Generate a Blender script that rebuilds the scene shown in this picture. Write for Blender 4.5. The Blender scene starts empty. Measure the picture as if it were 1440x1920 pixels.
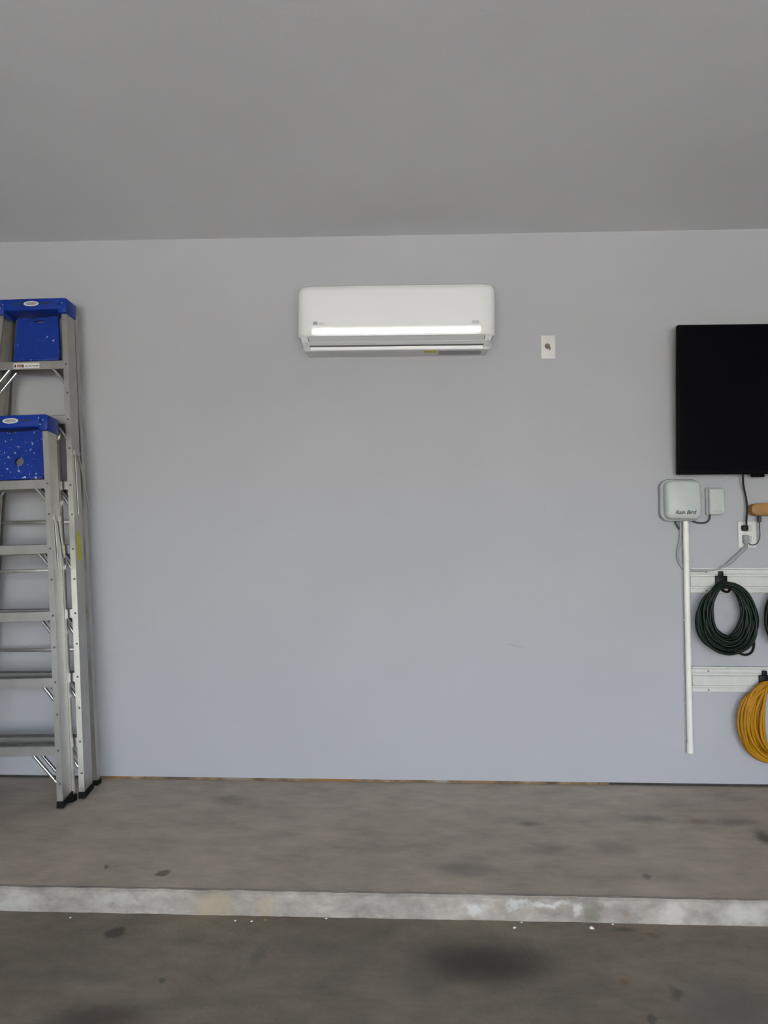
import bpy, bmesh, math, random
from mathutils import Vector, Matrix
random.seed(7)
R = math.radians
S = bpy.context.scene
C = S.collection

# ------------------------------------------------------------------ camera
cd = bpy.data.cameras.new('camera'); cam = bpy.data.objects.new('camera', cd); C.objects.link(cam)
cd.sensor_fit = 'VERTICAL'; cd.sensor_height = 24.0; cd.lens = 24.0 * 1440 / 1920
cam.location = (0, -3.84, 1.13); cam.rotation_euler = (R(93.0), 0, R(2.46))
cd.clip_start = 0.05; cd.clip_end = 500
S.camera = cam

# ------------------------------------------------------------------ sky, sun, exposure
W = bpy.data.worlds.new('sky'); S.world = W; W.use_nodes = True
wn = W.node_tree; wn.nodes.clear()
sky = wn.nodes.new('ShaderNodeTexSky'); sky.sky_type = 'NISHITA'; sky.sun_disc = False
sky.sun_elevation = R(48); sky.sun_rotation = R(30); sky.air_density = 1.0; sky.dust_density = 1.5; sky.ozone_density = 1.0
bg = wn.nodes.new('ShaderNodeBackground'); bg.inputs['Strength'].default_value = 0.38
wo = wn.nodes.new('ShaderNodeOutputWorld')
hs = wn.nodes.new('ShaderNodeHueSaturation'); hs.inputs['Saturation'].default_value = 0.5   # thin bright haze
wn.links.new(sky.outputs[0], hs.inputs['Color']); wn.links.new(hs.outputs[0], bg.inputs[0]); wn.links.new(bg.outputs[0], wo.inputs[0])
sl = bpy.data.lights.new('sun', 'SUN'); sl.energy = 18.0; sl.angle = R(0.6); sl.color = (1.0, 0.955, 0.91)
so = bpy.data.objects.new('sun', sl); C.objects.link(so); so.location = (6, 4, 9)
so.rotation_euler = Vector((-0.45, -0.72, -0.85)).to_track_quat('-Z', 'Y').to_euler()
# portal in the garage door opening: only guides the sampling of the sky, gives no light itself
pl = bpy.data.lights.new('door_portal', 'AREA'); pl.shape = 'RECTANGLE'; pl.size = 4.9; pl.size_y = 2.3; pl.cycles.is_portal = True
po = bpy.data.objects.new('door_portal', pl); C.objects.link(po); po.location = (0.1, -7.12, 1.06); po.rotation_euler = (R(90), 0, 0)
vs = S.view_settings
vs.view_transform = 'Standard'; vs.look = 'None'; vs.gamma = 1.0; vs.use_curve_mapping = False
vs.exposure = 2.48

# ------------------------------------------------------------------ materials
def lin(r, g, b):
    f = lambda c: (c / 255 / 12.92) if c / 255 <= .04045 else ((c / 255 + .055) / 1.055) ** 2.4
    return (f(r), f(g), f(b), 1)
MATS = {}
def mat(name, col, rough=.5, metal=0., spec=.5, var=0.0, vscale=30., bump=0., bscale=200., coat=0., fine=0., fscale=14., stretch=(1, 1, 1)):
    m = bpy.data.materials.new(name); m.use_nodes = True
    nt = m.node_tree; b = nt.nodes['Principled BSDF']
    b.inputs['Roughness'].default_value = rough; b.inputs['Metallic'].default_value = metal
    b.inputs['Specular IOR Level'].default_value = spec
    b.inputs['Coat Weight'].default_value = coat; b.inputs['Coat Roughness'].default_value = .06
    tc = nt.nodes.new('ShaderNodeTexCoord')
    nz = nt.nodes.new('ShaderNodeTexNoise'); nz.inputs['Scale'].default_value = vscale; nz.inputs['Detail'].default_value = 4
    nt.links.new(tc.outputs['Object'], nz.inputs['Vector'])
    rp = nt.nodes.new('ShaderNodeValToRGB')
    c = list(col)[:3]
    rp.color_ramp.elements[0].position = .3; rp.color_ramp.elements[1].position = .7
    rp.color_ramp.elements[0].color = [v * (1 - var) for v in c] + [1]
    rp.color_ramp.elements[1].color = [min(1, v * (1 + var)) for v in c] + [1]
    nt.links.new(nz.outputs['Fac'], rp.inputs['Fac']); nt.links.new(rp.outputs['Color'], b.inputs['Base Color'])
    if fine:
        mp = nt.nodes.new('ShaderNodeMapping'); mp.inputs['Scale'].default_value = stretch; nt.links.new(tc.outputs['Object'], mp.inputs['Vector'])
        n3 = nt.nodes.new('ShaderNodeTexNoise'); n3.inputs['Scale'].default_value = fscale; n3.inputs['Detail'].default_value = 10; n3.inputs['Roughness'].default_value = .68
        nt.links.new(mp.outputs[0], n3.inputs['Vector'])
        mr = nt.nodes.new('ShaderNodeMapRange'); mr.inputs['From Min'].default_value = .3; mr.inputs['From Max'].default_value = .7
        mr.inputs['To Min'].default_value = 1 - fine; mr.inputs['To Max'].default_value = 1 + fine
        nt.links.new(n3.outputs['Fac'], mr.inputs['Value'])
        vm = nt.nodes.new('ShaderNodeVectorMath'); vm.operation = 'SCALE'
        nt.links.new(rp.outputs['Color'], vm.inputs[0]); nt.links.new(mr.outputs[0], vm.inputs['Scale']); nt.links.new(vm.outputs[0], b.inputs['Base Color'])
    if bump:
        n2 = nt.nodes.new('ShaderNodeTexNoise'); n2.inputs['Scale'].default_value = bscale; n2.inputs['Detail'].default_value = 3
        nt.links.new(tc.outputs['Object'], n2.inputs['Vector'])
        bp = nt.nodes.new('ShaderNodeBump'); bp.inputs['Strength'].default_value = bump; bp.inputs['Distance'].default_value = .004
        nt.links.new(n2.outputs['Fac'], bp.inputs['Height']); nt.links.new(bp.outputs['Normal'], b.inputs['Normal'])
    MATS[name] = m
    return m

class Stainer:
    """adds blots of their own colour and shape to a material, in object space"""
    def __init__(self, m, amp=.05, nscale=9., axes='xy'):
        self.nt = m.node_tree; nt = self.nt
        self.b = nt.nodes['Principled BSDF']
        tc = nt.nodes.new('ShaderNodeTexCoord')
        nz = nt.nodes.new('ShaderNodeTexNoise'); nz.inputs['Scale'].default_value = nscale; nz.inputs['Detail'].default_value = 9; nz.inputs['Roughness'].default_value = .65
        nt.links.new(tc.outputs['Object'], nz.inputs['Vector'])
        s = nt.nodes.new('ShaderNodeVectorMath'); s.operation = 'SUBTRACT'; s.inputs[1].default_value = (.5, .5, .5)
        nt.links.new(nz.outputs['Color'], s.inputs[0])
        k = nt.nodes.new('ShaderNodeVectorMath'); k.operation = 'SCALE'; k.inputs['Scale'].default_value = amp
        nt.links.new(s.outputs[0], k.inputs[0])
        a = nt.nodes.new('ShaderNodeVectorMath'); a.operation = 'ADD'
        nt.links.new(tc.outputs['Object'], a.inputs[0]); nt.links.new(k.outputs[0], a.inputs[1])
        self.vec = a.outputs[0]
        self.plain = tc.outputs['Object']
    def blot(self, loc, rad, rot, col, fac, soft=.6, distort=True):
        nt = self.nt
        mp = nt.nodes.new('ShaderNodeMapping'); mp.vector_type = 'TEXTURE'
        mp.inputs['Location'].default_value = loc; mp.inputs['Rotation'].default_value = rot; mp.inputs['Scale'].default_value = rad
        nt.links.new(self.vec if distort else self.plain, mp.inputs['Vector'])
        ln = nt.nodes.new('ShaderNodeVectorMath'); ln.operation = 'LENGTH'; nt.links.new(mp.outputs[0], ln.inputs[0])
        mr = nt.nodes.new('ShaderNodeMapRange'); mr.interpolation_type = 'SMOOTHSTEP'
        mr.inputs['From Min'].default_value = 1.0; mr.inputs['From Max'].default_value = 1 - soft
        mr.inputs['To Min'].default_value = 0; mr.inputs['To Max'].default_value = fac
        nt.links.new(ln.outputs['Value'], mr.inputs['Value'])
        mx = nt.nodes.new('ShaderNodeMix'); mx.data_type = 'RGBA'
        inp = self.b.inputs['Base Color']
        nt.links.new(inp.links[0].from_socket, mx.inputs[6]); mx.inputs[7].default_value = col
        nt.links.new(mr.outputs[0], mx.inputs[0]); nt.links.new(mx.outputs[2], inp)

# ------------------------------------------------------------------ mesh helpers
def box(bm, x0, x1, y0, y1, z0, z1, M=None):
    v = [bm.verts.new(p) for p in ((x0, y0, z0), (x1, y0, z0), (x1, y1, z0), (x0, y1, z0), (x0, y0, z1), (x1, y0, z1), (x1, y1, z1), (x0, y1, z1))]
    if M:
        for q in v: q.co = M @ q.co
    for f in ((3, 2, 1, 0), (4, 5, 6, 7), (0, 1, 5, 4), (1, 2, 6, 5), (2, 3, 7, 6), (3, 0, 4, 7)):
        bm.faces.new([v[i] for i in f])
    return v
def loft(bm, rings, cap=True, closed=True):
    vr = [[bm.verts.new(p) for p in r] for r in rings]
    n = len(vr[0])
    for a, b in zip(vr, vr[1:]):
        for i in range(n if closed else n - 1):
            j = (i + 1) % n
            bm.faces.new((a[i], a[j], b[j], b[i]))
    if cap:
        bm.faces.new(list(reversed(vr[0]))); bm.faces.new(vr[-1])
    return vr
def tube(bm, pts, rad, n=8, cap=True, closed=False):
    pts = [Vector(p) for p in pts]; rings = []; up = None
    N = len(pts)
    for i, p in enumerate(pts):
        if closed: d = pts[(i + 1) % N] - pts[i - 1]
        else: d = pts[min(i + 1, N - 1)] - pts[max(i - 1, 0)]
        d.normalize()
        if up is None:
            up = Vector((0, 1, 0)) if abs(d.y) < .9 else Vector((1, 0, 0))
        s = d.cross(up).normalized(); up = s.cross(d).normalized()
        r = rad[i] if isinstance(rad, (list, tuple)) else rad
        rings.append([p + (s * math.cos(t) + up * math.sin(t)) * r for t in [2 * math.pi * k / n for k in range(n)]])
    if closed: rings.append(rings[0])
    loft(bm, rings, cap and not closed)
def smooth_path(pts, k=6):
    P = [Vector(p) for p in pts]; P = [P[0] * 2 - P[1]] + P + [P[-1] * 2 - P[-2]]; out = []
    for i in range(1, len(P) - 2):
        a, b, c, d = P[i - 1:i + 3]
        for s in range(k):
            t = s / k
            out.append(.5 * ((2 * b) + (c - a) * t + (2 * a - 5 * b + 4 * c - d) * t * t + (3 * b - a - 3 * c + d) * t ** 3))
    out.append(P[-2]); return out
def bevel(bm, w, seg=2, edges=None):
    bmesh.ops.bevel(bm, geom=list(edges if edges is not None else bm.edges), offset=w, segments=seg, affect='EDGES', profile=.5)
def obj(name, bm, m, parent=None, smooth=False, angle=40):
    bmesh.ops.remove_doubles(bm, verts=bm.verts, dist=1e-6)
    bmesh.ops.recalc_face_normals(bm, faces=bm.faces)
    me = bpy.data.meshes.new(name); bm.to_mesh(me); bm.free()
    me.materials.append(MATS[m])
    if smooth:
        for p in me.polygons: p.use_smooth = True
        me.set_sharp_from_angle(angle=R(angle))
    o = bpy.data.objects.new(name, me); C.objects.link(o)
    if parent is not None: o.parent = parent
    return o
def tag(o, label, cat, group=None):
    o['label'] = label; o['category'] = cat
    if group: o['group'] = group
    return o
def struct(o, label=None, cat=None):
    o['kind'] = 'structure'
    if label: o['label'] = label
    if cat: o['category'] = cat
    return o
def thing(name, label, cat, loc=(0, 0, 0), group=None):
    o = bpy.data.objects.new(name, None); C.objects.link(o); o.location = loc; o.empty_display_size = .1
    return tag(o, label, cat, group)
def rbox(bm, x0, x1, y0, y1, z0, z1, w=.004, seg=2):
    box(bm, x0, x1, y0, y1, z0, z1); bevel(bm, w, seg)
def roundrect(cx, cz, hx, hz, r, n=6):
    out = []
    for (sx, sz, a0) in ((1, 1, 0), (-1, 1, 90), (-1, -1, 180), (1, -1, 270)):
        for k in range(n + 1):
            a = R(a0 + 90 * k / n)
            out.append((cx + sx * (hx - r) + r * math.cos(a), cz + sz * (hz - r) + r * math.sin(a)))
    return out
def letters(name, text, size, loc, m, parent, shear=0., width=None, thick=.0006, bold=.012):
    cu = bpy.data.curves.new(name, 'FONT'); cu.body = text; cu.size = size; cu.shear = shear; cu.align_x = 'CENTER'; cu.align_y = 'CENTER'
    cu.extrude = thick; cu.offset = size * bold
    t = bpy.data.objects.new(name + '_tmp', cu); C.objects.link(t)
    dg = bpy.context.evaluated_depsgraph_get()
    me = bpy.data.meshes.new_from_object(t.evaluated_get(dg))
    bpy.data.objects.remove(t); bpy.data.curves.remove(cu)
    xs = [v.co.x for v in me.vertices]; w = max(xs) - min(xs)
    k = width / w if width else 1
    me.transform(Matrix.Rotation(R(90), 4, 'X') @ Matrix.Diagonal((k, 1, 1, 1)))
    me.name = name
    me.materials.clear(); me.materials.append(MATS[m])
    o = bpy.data.objects.new(name, me); C.objects.link(o); o.parent = parent; o.location = loc
    return o

# ------------------------------------------------------------------ material library
mat('wall_paint', (.452, .448, .478), rough=.75, spec=.3, var=.025, vscale=1.3, bump=.12, bscale=160)
mat('ceiling_paint', (.71, .71, .725), rough=.85, spec=.2, var=.03, vscale=1.1, bump=.15, bscale=120)
mat('slab_concrete', (.44, .37, .30), rough=.62, spec=.35, var=.14, vscale=1.6, bump=.2, bscale=90, fine=.22, fscale=9, stretch=(.6, 1, 1))
mat('lower_concrete', (.215, .178, .135), rough=.6, spec=.35, var=.16, vscale=1.7, bump=.25, bscale=80, fine=.26, fscale=10, stretch=(.7, 1, 1))
mat('curb_paint', (.345, .302, .262), rough=.8, spec=.2, var=.16, vscale=3, bump=.5, bscale=60, fine=.3, fscale=26, stretch=(.5, 1, 1))
mat('sill_wood', (.23, .15, .08), rough=.85, var=.6, vscale=16)
mat('gap_dark', (.05, .045, .04), rough=.9, var=.3)
mat('outside_concrete', (.54, .525, .50), rough=.8, var=.12, vscale=2)
mat('grass', (.10, .12, .05), rough=.9, var=.35, vscale=6)
mat('leaf', (.05, .10, .03), rough=.8, var=.4, vscale=5)
mat('ac_white', (.84, .835, .85), rough=.42, spec=.5)
mat('ac_gloss', (.84, .835, .85), rough=.12, spec=.5, coat=.9)
mat('ac_low_shaded', (.66, .66, .67), rough=.45, spec=.4)  # white plastic greyed: shade on the lower housing is put into the colour
mat('ac_louver_shaded', (.53, .53, .535), rough=.5, spec=.3)  # same plastic, darker still: shade of the floor-facing louver painted in
mat('seam', (.12, .12, .12), rough=.8)
mat('mark_grey', (.35, .35, .36), rough=.6)
mat('mark_pale', (.62, .62, .66), rough=.6)
mat('label_yellow', (.55, .50, .03), rough=.6, var=.1)
mat('label_grey', (.32, .31, .32), rough=.6, var=.2, vscale=90)
mat('aluminium', (.47, .455, .43), rough=.34, metal=.9, var=.08, vscale=12)
mat('tread', (.16, .155, .15), rough=.45, metal=.7, var=.3, vscale=40)  # ladder aluminium darkened: the shade on the treads is painted into it
mat('aluminium_bright', (.8, .79, .77), rough=.2, metal=1., var=.05, vscale=12)
mat('blue_plastic', lin(12, 50, 145), spec=.3, rough=.42, var=.12, vscale=14)
mat('black_rubber', (.008, .008, .008), rough=.7, spec=.15)
mat('rivet', (.18, .17, .16), rough=.4, metal=.8)
mat('sticker_white', (.72, .70, .68), rough=.6, var=.08, vscale=50)
mat('sticker_red', (.38, .2, .18), rough=.6)
mat('plate_white', (.72, .70, .68), rough=.45, var=.03)
mat('plate_dark', (.16, .14, .11), rough=.5, var=.3)
mat('brass', (.42, .34, .2), rough=.4, metal=.7)
mat('tv_plastic', (.003, .003, .0035), rough=.5, spec=.04)
mat('tv_screen', (.002, .002, .003), rough=.22, spec=.06)
mat('box_shell', (.52, .55, .54), rough=.5, var=.03)
mat('box_rim', (.36, .37, .38), rough=.4, var=.05)
mat('ink', (.03, .035, .04), rough=.6)
mat('pvc', (.87, .84, .77), rough=.4, var=.03)
mat('cord_black', (.010, .010, .012), rough=.5, spec=.25)
mat('cord_grey', (.33, .335, .35), rough=.6)
mat('cord_dark', (.05, .055, .06), rough=.6)
mat('rail_white', (.62, .61, .58), rough=.5, var=.04)
mat('screw', (.28, .27, .26), rough=.4, metal=.6)
mat('hook_black', (.006, .006, .007), rough=.45, spec=.2)
mat('cord_green', lin(11, 27, 17), spec=.3, rough=.45, var=.25, vscale=8)
mat('cord_green_dark', lin(9, 18, 13), spec=.3, rough=.45, var=.25, vscale=8)
mat('cord_yellow', lin(176, 122, 10), spec=.3, rough=.5, var=.12, vscale=8)
mat('wood_tan', lin(156, 112, 56), rough=.55, var=.2, vscale=18)

# blue plastic spattered with dried paint
def spatter(name, amount, scale):
    m = mat(name, lin(12, 48, 140), spec=.3, rough=.42, var=.12, vscale=14)
    nt = m.node_tree; b = nt.nodes['Principled BSDF']
    tc = nt.nodes.new('ShaderNodeTexCoord'); nz = nt.nodes.new('ShaderNodeTexNoise')
    nz.inputs['Scale'].default_value = scale; nz.inputs['Detail'].default_value = 3; nz.inputs['Roughness'].default_value = .6
    nt.links.new(tc.outputs['Object'], nz.inputs['Vector'])
    mr = nt.nodes.new('ShaderNodeMapRange'); mr.inputs['From Min'].default_value = amount; mr.inputs['From Max'].default_value = amount + .02
    mr.inputs['To Max'].default_value = .75
    nt.links.new(nz.outputs['Fac'], mr.inputs['Value'])
    mx = nt.nodes.new('ShaderNodeMix'); mx.data_type = 'RGBA'
    src = b.inputs['Base Color'].links[0].from_socket
    nt.links.new(src, mx.inputs[6]); mx.inputs[7].default_value = (.6, .64, .72, 1)
    nt.links.new(mr.outputs[0], mx.inputs[0]); nt.links.new(mx.outputs[2], b.inputs['Base Color'])
spatter('blue_specked', .665, 55)
spatter('blue_spattered', .635, 60)

# blots on the concrete
st = Stainer(MATS['slab_concrete'], .10, 9)
DK = (.055, .05, .04, 1); OL = (.075, .065, .04, 1); RU = (.2, .09, .035, 1); GY = (.10, .092, .08, 1); BR = (.09, .062, .045, 1)
for c, r, col, f, s in (
    ((-.897, -1.10), (.022, .040), OL, .75, .5), ((-1.12, -1.063), (.011, .025), OL, .7, .5), ((.459, -.556), (.09, .035), GY, .5, .9),
    ((1.169, -.493), (.085, .06), RU, .5, .9), ((1.38, -.695), (.06, .18), DK, .75, .8), ((.165, -1.027), (.22, .09), GY, .45, 1),
    ((.978, -.469), (.16, .08), GY, .5, 1), ((.748, -.803), (.16, .12), GY, .35, 1), ((-.835, -.301), (.15, .09), GY, .35, 1),
    ((.791, -1.067), (.016, .035), GY, .6, .6), ((.503, -.814), (.10, .10), GY, .35, 1), ((1.33, -.5), (.2, .08), GY, .5, 1)):
    st.blot((c[0], c[1], 0), (r[0], r[1], 9), (0, 0, 0), col, f, s)
st = Stainer(MATS['lower_concrete'], .09, 9)
for c, r, col, f, s in (
    ((0.197, -1.50), (0.34, 0.21), BR, .45, .8), ((0.20, -1.512), (0.275, 0.155), (.042, .036, .028, 1), .85, .85), ((-0.968, -1.381), (0.041, 0.047), DK, .8, .5),
    ((-0.822, -1.820), (0.197, 0.099), (.05, .035, .03, 1), .65, .9), ((-0.591, -1.889), (0.049, 0.049), (.06, .045, .015, 1), .6, .8), ((0.738, -1.331), (0.020, 0.026), RU, .6, .7),
    ((0.578, -1.588), (0.024, 0.027), RU, .6, .7), ((0.704, -1.653), (0.020, 0.059), DK, .6, .7), ((0.601, -1.769), (0.016, 0.025), DK, .7, .6),
    ((0.811, -1.709), (0.167, 0.167), (.125, .11, .115, 1), .6, 1), ((-0.715, -1.649), (0.015, 0.022), DK, .6, .6), ((-0.476, -1.495), (0.027, 0.089), GY, .45, .7),
    ((-1.005, -1.634), (0.217, 0.069), GY, .45, 1), ((0.653, -1.300), (0.074, 0.022), DK, .6, .8), ((0.591, -1.929), (0.296, 0.079), GY, .4, 1), ((0.020, -1.633), (0.099, 0.059), GY, .3, 1)):
    st.blot((c[0], c[1], -.072), (r[0], r[1], 9), (0, 0, 0), col, f, s)
st = Stainer(MATS['curb_paint'], .10, 16)
WH = (.62, .60, .57, 1); YE = (.40, .31, .20, 1); GN = (.17, .165, .12, 1)
for x, w, z, h, col, f in ((-.68, .10, -.045, .06, YE, .6), (-.5, .05, -.045, .06, YE, .5), (.19, .045, -.035, .03, WH, .7), (.32, .04, -.02, .02, WH, .6), (.42, .09, -.015, .012, WH, .7),
                           (.52, .02, -.035, .03, WH, .6), (.57, .035, -.04, .05, GN, .7), (.68, .03, -.05, .02, (.3, .16, .13, 1), .4), (.82, .05, -.04, .05, WH, .35), (1.05, .1, -.04, .05, WH, .4),
                           (-1.35, .12, -.05, .05, WH, .3), (-1.0, .14, -.03, .03, WH, .25), (-.15, .12, -.075, .012, GY, .5), (-.9, .18, -.085, .012, GY, .3)):
    st.blot((x, -1.24, z), (w, 9, h), (0, 0, 0), col, f, .7)
st = Stainer(MATS['wall_paint'], .01, 30)
for c, r, ry, f in (((.487, .668), (.05, .004), .25, .45), ((.462, .676), (.022, .003), .2, .5), ((.621, 1.65), (.008, .014), .3, .22), ((.631, 1.356), (.005, .02), 0, .22), ((-.95, 1.9), (.01, .01), 0, .12)):
    st.blot((c[0], 0, c[1]), (r[0], 9, r[1]), (0, ry, 0), (.22, .21, .21, 1), f, .8)
st = Stainer(MATS['sill_wood'], .03, 12)
for x, w, col in ((-1.50, .06, (.32, .14, .03, 1)), (-1.2, .12, (.12, .09, .07, 1)), (-.42, .2, (.30, .15, .05, 1)), (.12, .05, (.34, .32, .29, 1)), (.3, .1, (.30, .16, .07, 1)), (-.9, .1, (.25, .22, .19, 1))):
    st.blot((x, 0, 0), (w, 9, 9), (0, 0, 0), col, .8, .7)

# ------------------------------------------------------------------ the garage
XL, XR, YF, HC, ZL = -3.5, 3.5, -7.2, 2.745, -.072
bm = bmesh.new(); box(bm, XL, XR, 0, .14, .013, HC + .1)
struct(obj('wall_back', bm, 'wall_paint'))
bm = bmesh.new(); box(bm, XL - .14, XL, YF, .14, ZL - .1, HC + .1); struct(obj('wall_left', bm, 'wall_paint'))
bm = bmesh.new(); box(bm, XR, XR + .14, YF, .14, ZL - .1, HC + .1); struct(obj('wall_right', bm, 'wall_paint'))
bm = bmesh.new()
box(bm, XL, -2.35, YF, YF + .14, ZL - .1, HC + .1); box(bm, 2.55, XR, YF, YF + .14, ZL - .1, HC + .1); box(bm, -2.35, 2.55, YF, YF + .14, 2.22, HC + .1)
struct(obj('wall_front', bm, 'wall_paint'))
bm = bmesh.new(); box(bm, XL, XR, YF, 0, HC, HC + .12); struct(obj('ceiling', bm, 'ceiling_paint'))
bm = bmesh.new(); box(bm, XL, XR, -1.236, .14, -.25, 0)
slab = struct(obj('floor', bm, 'slab_concrete'), 'raised concrete slab running along the foot of the grey wall', 'floor')
# rough painted riser of the step
bm = bmesh.new(); n = 260; rings = []
rnd = random.Random(3); wob = 0
for i in range(n + 1):
    x = XL + (XR - XL) * i / n
    wob = wob * .8 + rnd.uniform(-.0022, .0022); w2 = rnd.uniform(-.0012, .0012); ch = -.004 if rnd.random() < .03 else 0
    rings.append([(x, -1.22, .0015 + wob * .2), (x, -1.236 + wob + ch, .002 + w2), (x, -1.244 + wob * .7 + ch, -.005 + w2), (x, -1.249 + w2, -.04), (x, -1.251 + w2 + wob * .5, -.066 + wob), (x, -1.253 + wob, ZL - .006), (x, -1.22, ZL - .006)])
loft(bm, rings)
obj('step_riser', bm, 'curb_paint', slab)['label'] = 'worn whitish painted front face of the step'
bm = bmesh.new(); box(bm, XL, XR, YF - .0, -1.236, -.25, ZL)
low = struct(obj('floor_lower', bm, 'lower_concrete'), 'lower oil-stained concrete garage floor in front of the step', 'floor')
bm = bmesh.new(); box(bm, -1.62, .93, .005, .13, 0, .013)
struct(obj('trim_1', bm, 'sill_wood'), 'thin brown bare strip along the foot of the wall', 'trim')
bm = bmesh.new(); box(bm, .93, XR, .006, .13, 0, .013); box(bm, XL, -1.62, .006, .13, 0, .013)
struct(obj('trim_2', bm, 'gap_dark'), 'thin dark gap along the foot of the wall', 'trim')
# outside the open door, behind the camera
bm = bmesh.new(); box(bm, -3.6, 3.8, -26, YF, -.3, -.11); struct(obj('driveway', bm, 'outside_concrete'), 'concrete driveway outside the garage', 'driveway')
bm = bmesh.new(); box(bm, -120, 120, -160, 30, -.6, -.2); struct(obj('lawn', bm, 'grass'), 'grass around the driveway', 'lawn')

# crumbs of concrete lying in front of the step
crumbs = [
    (-0.596, -1.290, .0042, 'rail_white', 'small grey crumb, left of the pair below the yellowed part of the step'),
    (-0.541, -1.292, .0042, 'plate_white', 'small white crumb, right of the pair below the yellowed part of the step'),
    (-0.500, -1.279, .0042, 'wood_tan', 'reddish brown crumb beside two pale ones near the step'),
    (-1.143, -1.292, .0042, 'rail_white', 'grey crumb nearest the dark round spot on the lower floor'),
    (-0.301, -1.262, .0042, 'rail_white', 'grey crumb on the lower floor near the middle of the step'),
    (0.309, -1.301, .006, 'plate_white', 'white crumb above the big oil stain, the one farther from the step'),
    (0.337, -1.262, .0042, 'plate_white', 'white crumb above the big oil stain, the one closer to the step'),
    (0.556, -1.291, .008, 'plate_white', 'largest white crumb below the greenish stain of the step'),
    (0.629, -1.262, .0042, 'rail_white', 'grey crumb on the lower floor right of the largest white crumb'),
]
for x, y, rad, m, lb in crumbs:
    bm = bmesh.new(); bmesh.ops.create_icosphere(bm, subdivisions=1, radius=rad)
    for v in bm.verts: v.co *= rnd.uniform(.6, 1.2)
    bmesh.ops.scale(bm, vec=(1.2, 1, .6), verts=bm.verts)
    o = obj('concrete_crumb', bm, m); o.location = (x, y, ZL + rad * .35)
    tag(o, lb, 'crumb', 'crumbs in front of the step')

# ------------------------------------------------------------------ air conditioner
AX, HW, ZT, ZP = -.0995, .478, 2.425, 2.172
ac = thing('air_conditioner', 'white wall-mounted split air conditioner under the ceiling', 'air conditioner', (AX, 0, 2.10))
def ac_obj(name, bm, m, parent=ac, **k):
    for v in bm.verts: v.co -= Vector((AX, 0, 2.10))
    return obj(name, bm, m, parent, **k)
def panel_profile():
    p = [(-.01, ZT), (-.17, ZT), (-.192, ZT - .004), (-.206, ZT - .014), (-.213, ZT - .03)]
    y, z = -.2145, ZT - .035; p.append((y, z))
    zk = ZP + .043; n1 = 8; n2 = 8                  # nearly upright face, then the lower edge rolls under
    for k in range(n1):
        d = (ZT - .035 - zk) / n1; z -= d; y += d * math.tan(R(-2 + 8 * (k + .5) / n1)); p.append((y, z))
    for k in range(n2):
        d = (zk - ZP) / n2; z -= d; y += d * math.tan(R(9 + 7.5 * (k + .5) / n2)); p.append((y, z))
    p += [(-.17, ZP - .002), (-.01, ZP - .002)]
    return p
prof = panel_profile()
us = [-1, -.995, -.985, -.97, -.95, -.925, -.9, -.87, -.85, -.845] + [-.8 + .1 * k for k in range(17)] + [.845, .85, .87, .9, .925, .95, .97, .985, .995, 1]
rings = []
for u in us:
    e = max(0, (abs(u) - .848) / .152)
    ring = []
    for (y, z) in prof:
        back = .012 * e + .03 * e ** 5
        yy = min(-.01, y + back * (1 if y < -.02 else 0))
        hw = HW
        r = .02; d = z - (ZT - r)
        if d > 0: hw -= r - math.sqrt(max(0, r * r - d * d))
        d = (ZP + r * .6) - z
        if d > 0: hw -= .6 * r - math.sqrt(max(0, (.6 * r) ** 2 - min(d, .6 * r) ** 2))
        ring.append((AX + u * hw, yy, z))
    rings.append(ring)
bm = bmesh.new(); loft(bm, rings)
ac_obj('front_panel', bm, 'ac_gloss', smooth=True, angle=50)
# lower housing with tapered ends
def ring_low(u):
    x = lambda top: AX + u * (top)
    return [(x(.462), -.01, ZP), (x(.462), -.178, ZP), (x(.458), -.168, 2.15), (x(.452), -.130, 2.130), (x(.450), -.122, 2.118), (x(.446), -.04, 2.117), (x(.446), 0, 2.118), (x(.462), 0, ZP)]
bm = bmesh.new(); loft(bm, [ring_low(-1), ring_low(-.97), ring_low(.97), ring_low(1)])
ac_obj('lower_housing', bm, 'ac_low_shaded', smooth=True, angle=25)
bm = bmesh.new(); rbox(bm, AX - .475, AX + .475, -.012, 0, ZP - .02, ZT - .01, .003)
ac_obj('back_plate', bm, 'ac_low_shaded')
# swing louver closing the outlet, with dark joints round it
fl = lambda s, d: [(AX + s[0], -.1835 - d, 2.171), (AX + s[1], -.1695 - d, 2.153), (AX + s[2], -.140 - d, 2.136), (AX + s[2], -.130, 2.136), (AX + s[0], -.165, 2.171)]
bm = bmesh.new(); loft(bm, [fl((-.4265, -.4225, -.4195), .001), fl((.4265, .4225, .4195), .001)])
ac_obj('louver', bm, 'ac_louver_shaded', smooth=True, angle=40)
bm = bmesh.new(); loft(bm, [fl((-.4305, -.4265, -.4235), -.0005), fl((.4305, .4265, .4235), -.0005)])
for v in bm.verts:
    if v.co.z < 2.14: v.co.z -= .002
ac_obj('louver_gap', bm, 'seam')
bm = bmesh.new(); loft(bm, [[(AX + s * .42, -.1400, 2.1338), (AX + s * .42, -.1365, 2.119), (AX + s * .42, -.12, 2.117), (AX + s * .42, -.12, 2.1338)] for s in (-1, 1)])
ac_obj('lip', bm, 'ac_white', smooth=True, angle=40)
def under(x0, x1, t0, t1, h):      # a sticker on the sloping underside
    P = lambda t: (-.122 + .10 * t, 2.1178 - .0006 * t)
    b_ = bmesh.new(); a, c = P(t0), P(t1)
    loft(b_, [[(x, a[0], a[1] + .002), (x, c[0], c[1] + .002), (x, c[0], c[1] - h), (x, a[0], a[1] - h)] for x in (x0, x1)])
    return b_
ac_obj('sticker', under(.036, .101, .05, .42, .0012), 'label_yellow')['label'] = 'yellow sticker'
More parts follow.
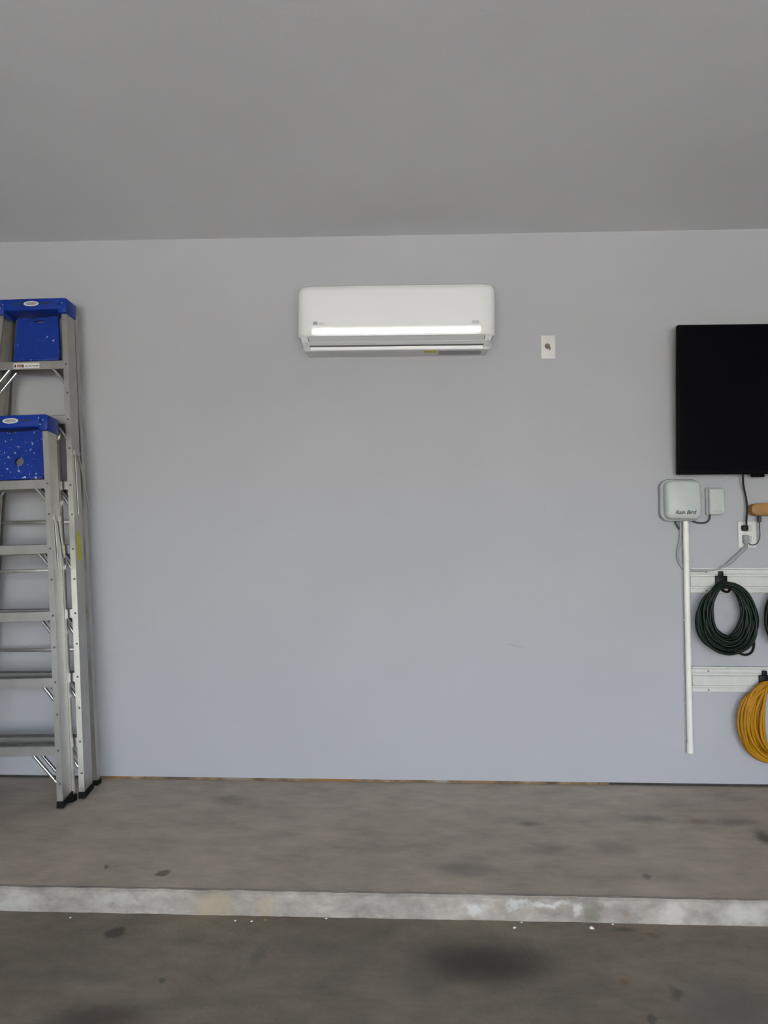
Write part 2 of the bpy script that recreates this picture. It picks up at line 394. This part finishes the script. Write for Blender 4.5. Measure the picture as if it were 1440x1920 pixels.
ac_obj('rating_label', under(.108, .318, .12, .85, .0012), 'label_grey')['label'] = 'grey printed label'
# emblem and unlit display on the panel
bm = bmesh.new(); rbox(bm, -.497, -.478, -.2155, -.214, 2.2225, 2.2385, .0004); ac_obj('emblem', bm, 'mark_grey')
em = bpy.data.objects['emblem']; em['label'] = 'small square grey emblem'
letters('lettering', 'cooo', .016, (-.458 - AX, -.2172, 2.2285 - 2.10), 'mark_pale', ac, width=.024)
letters('display', '88', .024, (.281 - AX, -.2176, 2.226 - 2.10), 'mark_pale', ac, width=.034)

# ------------------------------------------------------------------ coax plate
wp = thing('wall_plate', 'white blank wall plate with a round cable socket beside the air conditioner', 'wall plate', (.6595, 0, 2.158))
bm = bmesh.new(); rbox(bm, -.0355, .0355, -.006, 0, -.059, .059, .0035); obj('plate', bm, 'plate_white', wp, True)
bm = bmesh.new(); tube(bm, [(-.004, -.005, .004), (-.004, -.0075, .004)], .0135, 20); obj('socket_ring', bm, 'plate_dark', wp, True)
bm = bmesh.new(); tube(bm, [(-.001, -.006, .004), (-.001, -.019, .004)], .0055, 12); obj('connector', bm, 'brass', wp, True)
bm = bmesh.new(); tube(bm, smooth_path([(-.003, -.018, .004), (.005, -.022, -.004), (.008, -.016, -.012), (.004, -.009, -.016)]), .002, 6); obj('wire', bm, 'plate_dark', wp, True)
for z in (.042, -.042):
    bm = bmesh.new(); tube(bm, [(0, -.005, z), (0, -.007, z)], .003, 10); obj('screw', bm, 'plate_white', wp, True)

# ------------------------------------------------------------------ television
tv = thing('television', 'black flat television mounted on the wall at the right edge', 'television', (1.882, -.088, 1.868)); tv.rotation_euler = (R(3.2), 0, 0)
hw, hh = .62, .362
bm = bmesh.new(); rbox(bm, -hw, hw, -.012, .02, -hh, hh, .004); obj('housing', bm, 'tv_plastic', tv, True)
bm = bmesh.new(); rbox(bm, -hw + .009, hw - .009, -.0135, -.010, -hh + .017, hh - .009, .0004); obj('screen', bm, 'tv_screen', tv)
bm = bmesh.new(); rbox(bm, -.36, .36, .018, .052, -.28, .12, .012, 3); obj('rear_cover', bm, 'tv_plastic', tv, True)
bm = bmesh.new(); rbox(bm, -.265, -.205, -.008, .014, -hh - .014, -hh + .002, .004); obj('sensor', bm, 'tv_plastic', tv, True)
bm = bmesh.new(); box(bm, -.2, .2, .05, .062, -.1, .1); box(bm, -.16, -.12, .05, .075, -.14, .14); box(bm, .12, .16, .05, .075, -.14, .14); obj('wall_mount', bm, 'tv_plastic', tv)
Mi = tv.matrix_basis.inverted()
bm = bmesh.new(); path = smooth_path([(1.582, -.05, 1.56), (1.583, -.05, 1.50), (1.594, -.03, 1.45), (1.607, -.025, 1.39), (1.609, -.028, 1.34), (1.602, -.034, 1.29), (1.600, -.036, 1.262)])
tube(bm, [Mi @ p for p in path], .0048, 8); pc = obj('power_cord', bm, 'cord_black', tv, True)
bm = bmesh.new(); rbox(bm, 1.584, 1.612, -.036, -.007, 1.234, 1.262, .006)
for v in bm.verts: v.co = Mi @ v.co
obj('plug', bm, 'cord_black', pc, True)

# ------------------------------------------------------------------ wall outlet
ou = thing('wall_outlet', 'white double wall outlet with plugs in it below the television', 'outlet', (1.616, 0, 1.216))
bm = bmesh.new(); rbox(bm, -.044, .044, -.007, 0, -.064, .064, .004); obj('plate', bm, 'plate_white', ou, True)
for z in (.031, -.022):
    bm = bmesh.new(); rbox(bm, -.018, .018, -.010, -.005, z - .016, z + .016, .006); obj('receptacle', bm, 'rail_white', ou, True)

# ------------------------------------------------------------------ irrigation controller
ic = thing('irrigation_controller', 'pale grey rounded control box with dark lettering under the television', 'control box', (1.285, 0, 1.384))
def rr_solid(cx, cz, layers, n=6):
    b_ = bmesh.new(); loft(b_, [[(x, y, z) for x, z in roundrect(cx, cz, hx, hz, r, n)] for (hx, hz, r, y) in layers]); return b_
obj('base', rr_solid(0, 0, [(.096, .102, .042, 0), (.097, .103, .042, -.03), (.094, .100, .04, -.036)]), 'box_rim', ic, True)
obj('door', rr_solid(.006, .0, [(.086, .094, .034, -.033), (.086, .094, .034, -.062), (.082, .09, .032, -.074), (.070, .078, .028, -.082), (.0, .0, .0, -.082)][:4]), 'box_shell', ic, True, angle=60)
letters('lettering', 'Rain Bird', .026, (.009, -.0825, -.062), 'ink', ic, shear=.3, width=.100, bold=.016)
bm = bmesh.new(); rbox(bm, .090, .104, -.05, -.025, .008, .03, .003); obj('latch', bm, 'box_rim', ic, True)
q = lambda pts: [(x - 1.285, y, z - 1.384) for x, y, z in pts]
bm = bmesh.new(); tube(bm, smooth_path(q([(1.262, -.02, 1.292), (1.270, -.02, 1.27), (1.280, -.016, 1.25), (1.290, -.012, 1.238), (1.298, -.010, 1.20)])), .004, 8); obj('cable', bm, 'cord_dark', ic, True)
bm = bmesh.new()
pth = smooth_path(q([(1.592, -.034, 1.196), (1.602, -.030, 1.165), (1.590, -.016, 1.142), (1.566, -.011, 1.118), (1.540, -.012, 1.094), (1.512, -.018, 1.072), (1.488, -.029, 1.060), (1.45, -.031, 1.046), (1.41, -.0295, 1.041), (1.36, -.0295, 1.040), (1.325, -.028, 1.045), (1.296, -.018, 1.06), (1.278, -.013, 1.09), (1.276, -.012, 1.13), (1.287, -.012, 1.18), (1.292, -.012, 1.22), (1.290, -.02, 1.288)]), 5)
L = len(pth); rr = []
for i in range(L):
    t = i / (L - 1)
    rr.append(.004 + .0062 * min(1, 2 * max(0, 1 - abs(t - .20) / .17)) if t < .5 else .0062)
tube(bm, pth, rr, 8); co = obj('supply_cord', bm, 'cord_grey', ic, True)
bm = bmesh.new(); rbox(bm, 1.588, 1.616, -.034, -.008, 1.172, 1.214, .006)
for v in bm.verts: v.co -= Vector((1.285, 0, 1.384))
obj('plug', bm, 'cord_grey', co, True)

rs = thing('sensor_receiver', 'small pale grey receiver box right of the control box', 'receiver', (1.464, 0, 1.378))
obj('base', rr_solid(-.006, .002, [(.041, .070, .012, 0), (.041, .070, .012, -.012)]), 'box_rim', rs, True)
obj('cover', rr_solid(.002, 0, [(.037, .064, .01, -.010), (.037, .064, .01, -.026), (.033, .06, .008, -.030)]), 'box_shell', rs, True)
bm = bmesh.new()
for k, (x, w) in enumerate(((-.030, .010), (-.014, .018), (.008, .012), (.022, .009))): box(bm, x, x + w * .8, -.0135, -.0115, .0655, .0695)
obj('upper_print', bm, 'mark_grey', rs)
bm = bmesh.new()
for k, (x, w) in enumerate(((-.020, .008), (-.010, .012), (.004, .008), (.014, .010))): box(bm, x, x + w * .8, -.0308, -.0295, -.050, -.045)
obj('lower_print', bm, 'box_rim', rs)
bm = bmesh.new(); tube(bm, smooth_path([(x - 1.464, y, z - 1.378) for x, y, z in ((1.434, -.016, 1.32), (1.433, -.018, 1.30), (1.424, -.02, 1.283), (1.405, -.02, 1.274), (1.375, -.02, 1.274), (1.35, -.02, 1.281), (1.34, -.02, 1.289))]), .0042, 8)
obj('cable', bm, 'cord_dark', rs, True)

# ------------------------------------------------------------------ conduit pipe
pp = thing('conduit_pipe', 'thin white plastic pipe running down the wall from the control box', 'pipe', (1.312, -.029, 0))
bm = bmesh.new(); tube(bm, [(0, 0, .20), (0, 0, 1.0), (0, 0, 1.281)], .0140, 16); obj('tube', bm, 'pvc', pp, True)
bm = bmesh.new(); tube(bm, [(0, 0, .163), (0, 0, .166), (0, 0, .21), (0, 0, .212)], [.010, .0162, .0162, .0142], 16); obj('end_cap', bm, 'pvc', pp, True)
for z in (.40, .8, 1.15):
    bm = bmesh.new(); rbox(bm, -.012, .012, .008, .029, z - .008, z + .008, .002); obj('clip', bm, 'pvc', pp)

# ------------------------------------------------------------------ slotted wall rails
def wall_rail(zb, label):
    r_ = thing('slotted_rail', label, 'rail', (1.332, 0, zb), 'white slotted rails on the wall')
    h = .124
    pr = [(0, 0), (-.014, 0), (-.018, .003), (-.018, .020), (-.013, .024), (-.013, .03), (-.022, .034), (-.022, .078), (-.013, .082), (-.013, .09), (-.018, .095), (-.018, h - .012), (-.026, h - .008), (-.026, h), (0, h)]
    b_ = bmesh.new(); loft(b_, [[(x, y, z) for y, z in pr] for x in (0, 1.22)]); obj('track', b_, 'rail_white', r_)
    for z in (.012, .102):
        b_ = bmesh.new(); tube(b_, [(.077, -.017, z), (.077, -.0215, z)], .0045, 10); obj('screw', b_, 'screw', r_, True)
wall_rail(.931, 'upper white slotted wall rail with the dark green cord coil hung on it')
wall_rail(.453, 'lower white slotted wall rail with the yellow cord coil hung on it')
def hook(x, z, label):
    h_ = thing('hanging_hook', label, 'hook', (x, -.022, z), 'black hooks on the rails')
    b_ = bmesh.new(); rbox(b_, -.028, .028, -.014, 0, -.02, .038, .003); obj('back_plate', b_, 'hook_black', h_, True)
    b_ = bmesh.new(); rbox(b_, -.011, .011, -.012, .004, .034, .060, .003); obj('tab', b_, 'hook_black', h_, True)
    b_ = bmesh.new(); tube(b_, smooth_path([(0, -.008, -.016), (0, -.014, -.028), (0, -.04, -.036), (0, -.085, -.036), (0, -.108, -.022), (0, -.114, .004)]), .006, 8); obj('prong', b_, 'hook_black', h_, True)
    b_ = bmesh.new(); box(b_, -.012, .008, -.0152, -.0135, .0, .005, Matrix.Rotation(R(-28), 4, 'Y')); obj('mark', b_, 'mark_grey', h_)
hook(1.476, .978, 'black plastic hook holding the whole dark green cord coil')
hook(1.80, .978, 'black plastic hook holding the coil cut off by the right edge')
hook(1.672, .50, 'black plastic hook holding the yellow cord coil')

# ------------------------------------------------------------------ coiled cords
def coil(name, label, cat, m, cx, ztop, zin, zout, hin, hout, y0, r, turns, seed, parent_group=None, stray=None):
    rn = random.Random(seed); pts = []
    N = 44
    order = [k / (turns - 1) for k in range(turns)]; rn.shuffle(order)
    for k, s in enumerate(order):
        s2 = order[(k + 1) % turns]
        dx = rn.uniform(-.008, .008); lay = rn.uniform(-.026, .026); zt = rn.uniform(-.001, .016)
        for i in range(N):
            t = i / N; a = 2 * math.pi * t
            sv = s if t < .85 else s + (s2 - s) * (t - .85) / .15
            zb = zin + (zout - zin) * sv; h = hin + (hout - hin) * sv; zt2 = ztop + zt + .014 * (sv - .5)
            zc = (zt2 + zb) / 2; hz = (zt2 - zb) / 2
            ca, sa = math.cos(a), math.sin(a)
            wdt = h * (1 - .10 * ca)                        # a little pear-shaped, gathered at the hook
            lx = dx + .008 * math.sin(2 * a + seed + k)
            pts.append((cx + lx + wdt * sa, y0 + lay * (.45 + .55 * (1 - ca) / 2) + .004 * math.sin(3 * a + k), zc + hz * ca))
    for _ in range(2): pts = [pts[0]] + [tuple((pts[i - 1][c] + 2 * pts[i][c] + pts[i + 1][c]) / 4 for c in range(3)) for i in range(1, len(pts) - 1)] + [pts[-1]]
    root = thing(name, label, cat, (cx, y0, ztop), parent_group)
    b_ = bmesh.new(); tube(b_, [(p[0] - cx, p[1] - y0, p[2] - ztop) for p in pts], r, 7); obj('windings', b_, m, root, True, angle=60)
    if stray:
        b_ = bmesh.new(); tube(b_, smooth_path([(p[0] - cx, p[1] - y0, p[2] - ztop) for p in stray]), r, 7); obj('loose_end', b_, m, root, True, angle=60)
    return root
coil('cord_coil', 'dark green cord wound in a coil on the upper rail', 'cord coil', 'cord_green', 1.484, .966, .728, .645, .073, .140, -.075, .0062, 30, 4, 'cord coils hung on the rails',
     [(1.50, -.095, .665), (1.55, -.095, .644), (1.585, -.09, .655), (1.602, -.08, .685), (1.606, -.07, .72)])
coil('cord_coil', 'blackish green cord coil on the upper rail, cut off by the right edge', 'cord coil', 'cord_green_dark', 1.80, .966, .74, .665, .075, .146, -.075, .0062, 28, 11, 'cord coils hung on the rails')
coil('cord_coil', 'bright yellow extension cord coil on the lower rail', 'cord coil', 'cord_yellow', 1.690, .497, .19, .13, .058, .158, -.075, .0072, 20, 21, 'cord coils hung on the rails')

# ------------------------------------------------------------------ wooden piece at the right edge
wd = thing('wooden_bracket', 'rounded tan wooden bar on the wall below the television, cut off by the right edge', 'wooden bar', (1.617, 0, 1.338))
bm = bmesh.new()
out = []
for k in range(9):
    a = math.pi / 2 + math.pi * k / 8; out.append((.028 + .028 * math.cos(a), .026 * math.sin(a) - .004 + .006 * (1 if math.sin(a) > 0 else 0)))
out += [(.34, -.034), (.34, .036)]
loft(bm, [[(x, y, z) for x, z in out] for y in (0, -.06)]); bevel(bm, .004, 2)
obj('bar', bm, 'wood_tan', wd, True)
bm = bmesh.new(); rbox(bm, .038, .054, -.045, -.025, -.062, -.026, .004); obj('cord_end', bm, 'cord_dark', wd, True)
bm = bmesh.new(); tube(bm, smooth_path([(x - 1.617, y, z - 1.338) for x, y, z in ((1.663, -.035, 1.282), (1.664, -.032, 1.25), (1.666, -.028, 1.21), (1.66, -.024, 1.182), (1.645, -.024, 1.168), (1.625, -.026, 1.166), (1.608, -.028, 1.178))]), .0028, 6); obj('cord', bm, 'cord_dark', wd, True)

# ------------------------------------------------------------------ step ladders
def plate_with_holes(outer, holes, y0, y1):
    b_ = bmesh.new()
    for loop in [outer] + holes:
        vs_ = [b_.verts.new((x, y0, z)) for x, z in loop]
        for i in range(len(vs_)): b_.edges.new((vs_[i], vs_[(i + 1) % len(vs_)]))
    bmesh.ops.triangle_fill(b_, use_beauty=True, use_dissolve=False, edges=list(b_.edges))
    g = bmesh.ops.extrude_face_region(b_, geom=list(b_.faces))
    for v in [e for e in g['geom'] if isinstance(e, bmesh.types.BMVert)]: v.co.y = y1
    return b_
ell = lambda cx, cz, rx, rz, n=18: [(cx + rx * math.cos(2 * math.pi * k / n), cz + rz * math.sin(2 * math.pi * k / n)) for k in range(n)]
def strip(b_, p, q_, w, t):            # flat bar from p to q, w across in the x-z plane, t in y
    p, q_ = Vector(p), Vector(q_); d = (q_ - p).normalized(); s = d.cross(Vector((0, 1, 0))).normalized() * w / 2; u = Vector((0, t / 2, 0))
    loft(b_, [[e + s + u, e - s + u, e - s - u, e + s - u] for e in (p, q_)])
def strip_side(b_, p, q_, w, t):       # flat bar lying against a rail web: w in y, t in x
    p, q_ = Vector(p), Vector(q_); s = Vector((t / 2, 0, 0)); u = Vector((0, w / 2, 0))
    loft(b_, [[e + s + u, e - s + u, e - s - u, e + s - u] for e in (p, q_)])
def step_ladder(label, loc, H, wt, wb, lean, tilt, steps, rear_bot, rear_bars, tray, sticker, warn, gus, spread):
    t = thing('step_ladder', label, 'ladder', loc, 'aluminium step ladders against the wall')
    t.rotation_euler = (-R(lean), tilt, 0)
    w = lambda z: wb + (wt - wb) * z / H
    zt = H - .035
    wr = lambda z: w(z) - .001 - max(0, rear_bot - .1) * .27 * (1 - z / H)
    dep, fl_, th = .086, .026, .003
    def channel(wf, y0f, z0, z1, dep, fl_, s, skew=0):
        b_ = bmesh.new(); rings = []
        for z in (z0, z1):
            ww = wf(z); y0 = y0f(z)
            pr = [(ww, 0), (ww, dep), (ww - fl_, dep), (ww - fl_, dep - th), (ww - th, dep - th), (ww - th, th), (ww - fl_, th), (ww - fl_, 0)]
            rings.append([(s * x, y0 + y, z + (skew * y if z == z0 else 0)) for x, y in pr])
        loft(b_, rings); return b_
    for s in (1, -1):
        r_ = obj('rail', channel(w, lambda z: 0, .02, zt, dep, fl_, s, .25), 'aluminium', t)
        b_ = bmesh.new(); ww = w(0)
        loft(b_, [[(s * (ww + .003), -.004, 0), (s * (ww + .003), -.004, .028), (s * (ww + .003), dep + .006, .05), (s * (ww + .003), dep + .006, .024)],
                  [(s * (ww - fl_ - .002), -.004, 0), (s * (ww - fl_ - .002), -.004, .028), (s * (ww - fl_ - .002), dep + .006, .05), (s * (ww - fl_ - .002), dep + .006, .024)]])
        obj('foot', b_, 'black_rubber', r_)
        for z in steps:
            for zz, x_ in ((z - .018, .012), (z - .16, .010)):
                if zz < .05: continue
                b_ = bmesh.new(); bmesh.ops.create_uvsphere(b_, u_segments=8, v_segments=5, radius=.005, matrix=Matrix.Translation((s * (w(zz) - x_), 0, zz))); obj('rivet', b_, 'rivet', r_, True)
        yr = lambda z: rear_bot + (.092 - rear_bot) * z / H
        q_ = obj('rear_rail', channel(wr, yr, .022, zt, .034, .022, s), 'aluminium', t)
        b_ = bmesh.new(); rbox(b_, s * (wr(0) - .011) - .015, s * (wr(0) - .011) + .015, rear_bot - .006, rear_bot + .042, .0, .03, .003); obj('foot', b_, 'black_rubber', q_, True)
        # folded spreader bars on the outside of the rail
        z1, z0 = spread
        b_ = bmesh.new()
        strip_side(b_, (s * (w(z1) + .004), .030, z1), (s * (w(z0) + .004), .048, z0), .014, .003)
        strip_side(b_, (s * (w(z1) + .004), .066, z1), (s * (w(z0 + .05) + .004), yr(z0) + .012, z0 + .05), .014, .003)
        box(b_, s * (w(z1) + .004) - .004, s * (w(z1) + .004) + .004, .016, .078, z1 - .01, z1 + .012)
        obj('spreader', b_, 'aluminium', t)
    # steps with ribbed treads and diagonal braces
    for k, z in enumerate(steps):
        b_ = bmesh.new(); hw_ = w(z) - .0045
        pr = [(.001, -.040), (.001, 0)]
        tz = [(.0045, -.001)]
        for j in range(5): y = .006 + j * .0155; tz += [(y, .0005), (y + .001, .0035), (y + .006, .0035), (y + .007, .0005)]
        pr += [(.083, 0), (.083, -.04), (.080, -.04), (.080, -.004), (.004, -.004), (.004, -.040)]
        loft(b_, [[(x, y, z + zz) for y, zz in pr] for x in (-hw_, hw_)])
        sp = obj('step', b_, 'aluminium', t)
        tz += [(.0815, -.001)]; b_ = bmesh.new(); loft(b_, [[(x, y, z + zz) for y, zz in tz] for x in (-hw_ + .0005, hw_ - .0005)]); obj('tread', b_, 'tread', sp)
        inb, drop = gus[1] if k == 0 else gus[0]
        for s in (1, -1):
            for y in (.010, .070):
                b_ = bmesh.new(); x1 = s * (w(z - .04 - drop) - .004); tube(b_, [(x1, y, z - .036 - drop), (x1 - s * inb, y, z - .034)], .0075, 10); obj('brace', b_, 'aluminium_bright', sp, True)
    for z in rear_bars:
        b_ = bmesh.new(); y = rear_bot + (.092 - rear_bot) * z / H; rbox(b_, -wr(z) + .003, wr(z) - .003, y + .008, y + .026, z - .008, z + .008, .003); obj('rear_bar', b_, 'aluminium', t, True)
    # blue moulded top cap
    b_ = bmesh.new(); cw = wt + .004
    box(b_, -cw, cw, -.016, .112, H - .060, H); bevel(b_, .008, 3)
    cap = obj('top_cap', b_, 'blue_plastic', t, True)
    for s in (1, -1):
        b_ = bmesh.new(); rbox(b_, s * (cw - .014) - .022, s * (cw - .014) + .022, -.020, .098, H - .078, H - .004, .008); bt = obj('corner_boot', b_, 'blue_plastic', cap, True)
        for (x, z) in ((-.012, -.02), (.008, -.03), (-.004, -.05)):
            b2 = bmesh.new(); tube(b2, [(s * (cw - .022) + x, -.019, H + z), (s * (cw - .022) + x, -.0215, H + z)], .0035, 8); obj('screw', b2, 'aluminium_bright', cap)
    for s in (1, -1):
        b_ = bmesh.new(); rbox(b_, s * .068 - .026, s * .068 + .026, -.0172, -.012, H - .031, H - .024, .0005); obj('slot', b_, 'ink', cap)
    b_ = plate_with_holes(ell(0, H - .028, .037, .0125, 26), [], -.0185, -.014); lg = obj('logo_plate', b_, 'sticker_white', cap); lg['label'] = 'white oval badge'
    b_ = plate_with_holes(ell(0, H - .028, .029, .0075, 26), [], -.0193, -.0165); obj('logo_centre', b_, 'label_grey', cap)
    # folded blue shelf
    cx, zb, ztp, hb, ht, hole, m = tray
    o_ = [(cx - hb, zb), (cx + hb, zb), (cx + ht, ztp), (cx + ht * .55, ztp), (cx + ht * .5, ztp - .004), (cx - ht * .1, ztp - .004), (cx - ht * .15, ztp - .010), (cx - ht * .3, ztp - .010), (cx - ht * .35, ztp - .002), (cx - ht, ztp - .004)]
    b_ = plate_with_holes(o_, hole, .018, .034); tr_ = obj('folded_shelf', b_, m, t)
    b_ = bmesh.new(); box(b_, cx - hb, cx + hb, .012, .040, zb - .006, zb + .010); bevel(b_, .003, 2); obj('shelf_edge', b_, m, tr_, True)
    if sticker:
        x_, z0, z1 = sticker
        b_ = bmesh.new(); loft(b_, [[(w(z) + .0006 + a, .024, z), (w(z) + .0006 + a, .062, z)][::1] + [(w(z) - .0006 + a, .062, z), (w(z) - .0006 + a, .024, z)] for z, a in ((z0, 0), (z1, 0))]); obj('sticker', b_, 'label_yellow', t)['label'] = 'yellow warning sticker'
    if warn:
        x0, x1, z0, z1 = warn
        b_ = bmesh.new(); box(b_, x0, x1, -.0008, .0012, z0, z1); wl = obj('warning_label', b_, 'sticker_white', t); wl['label'] = 'white safety label'
        L_ = x1 - x0
        b_ = bmesh.new(); box(b_, x0 + L_ * .14, x0 + L_ * .34, -.0014, 0, z0 + .006, z1 - .006); obj('warning_panel', b_, 'sticker_red', wl)
        b_ = bmesh.new()
        for a, c in ((.04, .10), (.34, .40)): box(b_, x0 + L_ * a, x0 + L_ * c, -.0016, 0, z0 + .005, z1 - .007)
        for a in (.46, .6, .74, .86): box(b_, x0 + L_ * a, x0 + L_ * (a + .1), -.0013, 0, z0 + .009, z0 + .013)
        obj('print', b_, 'ink', wl)['kind'] = 'stuff'
    return t
step_ladder('tall aluminium step ladder with blue top cap, folded behind the shorter ladder', (-1.846, -.325, 0), 2.375, .165, .325, 3.0, -.016,
            [.272, .566, .86, 1.162, 1.468, 1.788, 2.062], .215, [.66, 1.29], (.018, 2.075, 2.292, .115, .102, [ell(.030, 2.268, .030, .0055)], 'blue_specked'), (1, 1.095, 1.225), (-.085, .043, 2.028, 2.054), ((.085, .105), (.11, .13)), (1.61, 1.31))
step_ladder('shorter aluminium step ladder with paint-spattered blue shelf, leaning in front of the tall one', (-1.828, -.468, 0), 1.768, .165, .273, 3.2, -.030,
            [.264, .562, .858, 1.162, 1.462], .094, [1.05], (.018, 1.475, 1.70, .126, .120, [ell(.028, 1.553, .021, .021)], 'blue_spattered'), None, None, ((.075, .09), (.138, .15)), (1.285, 1.06))
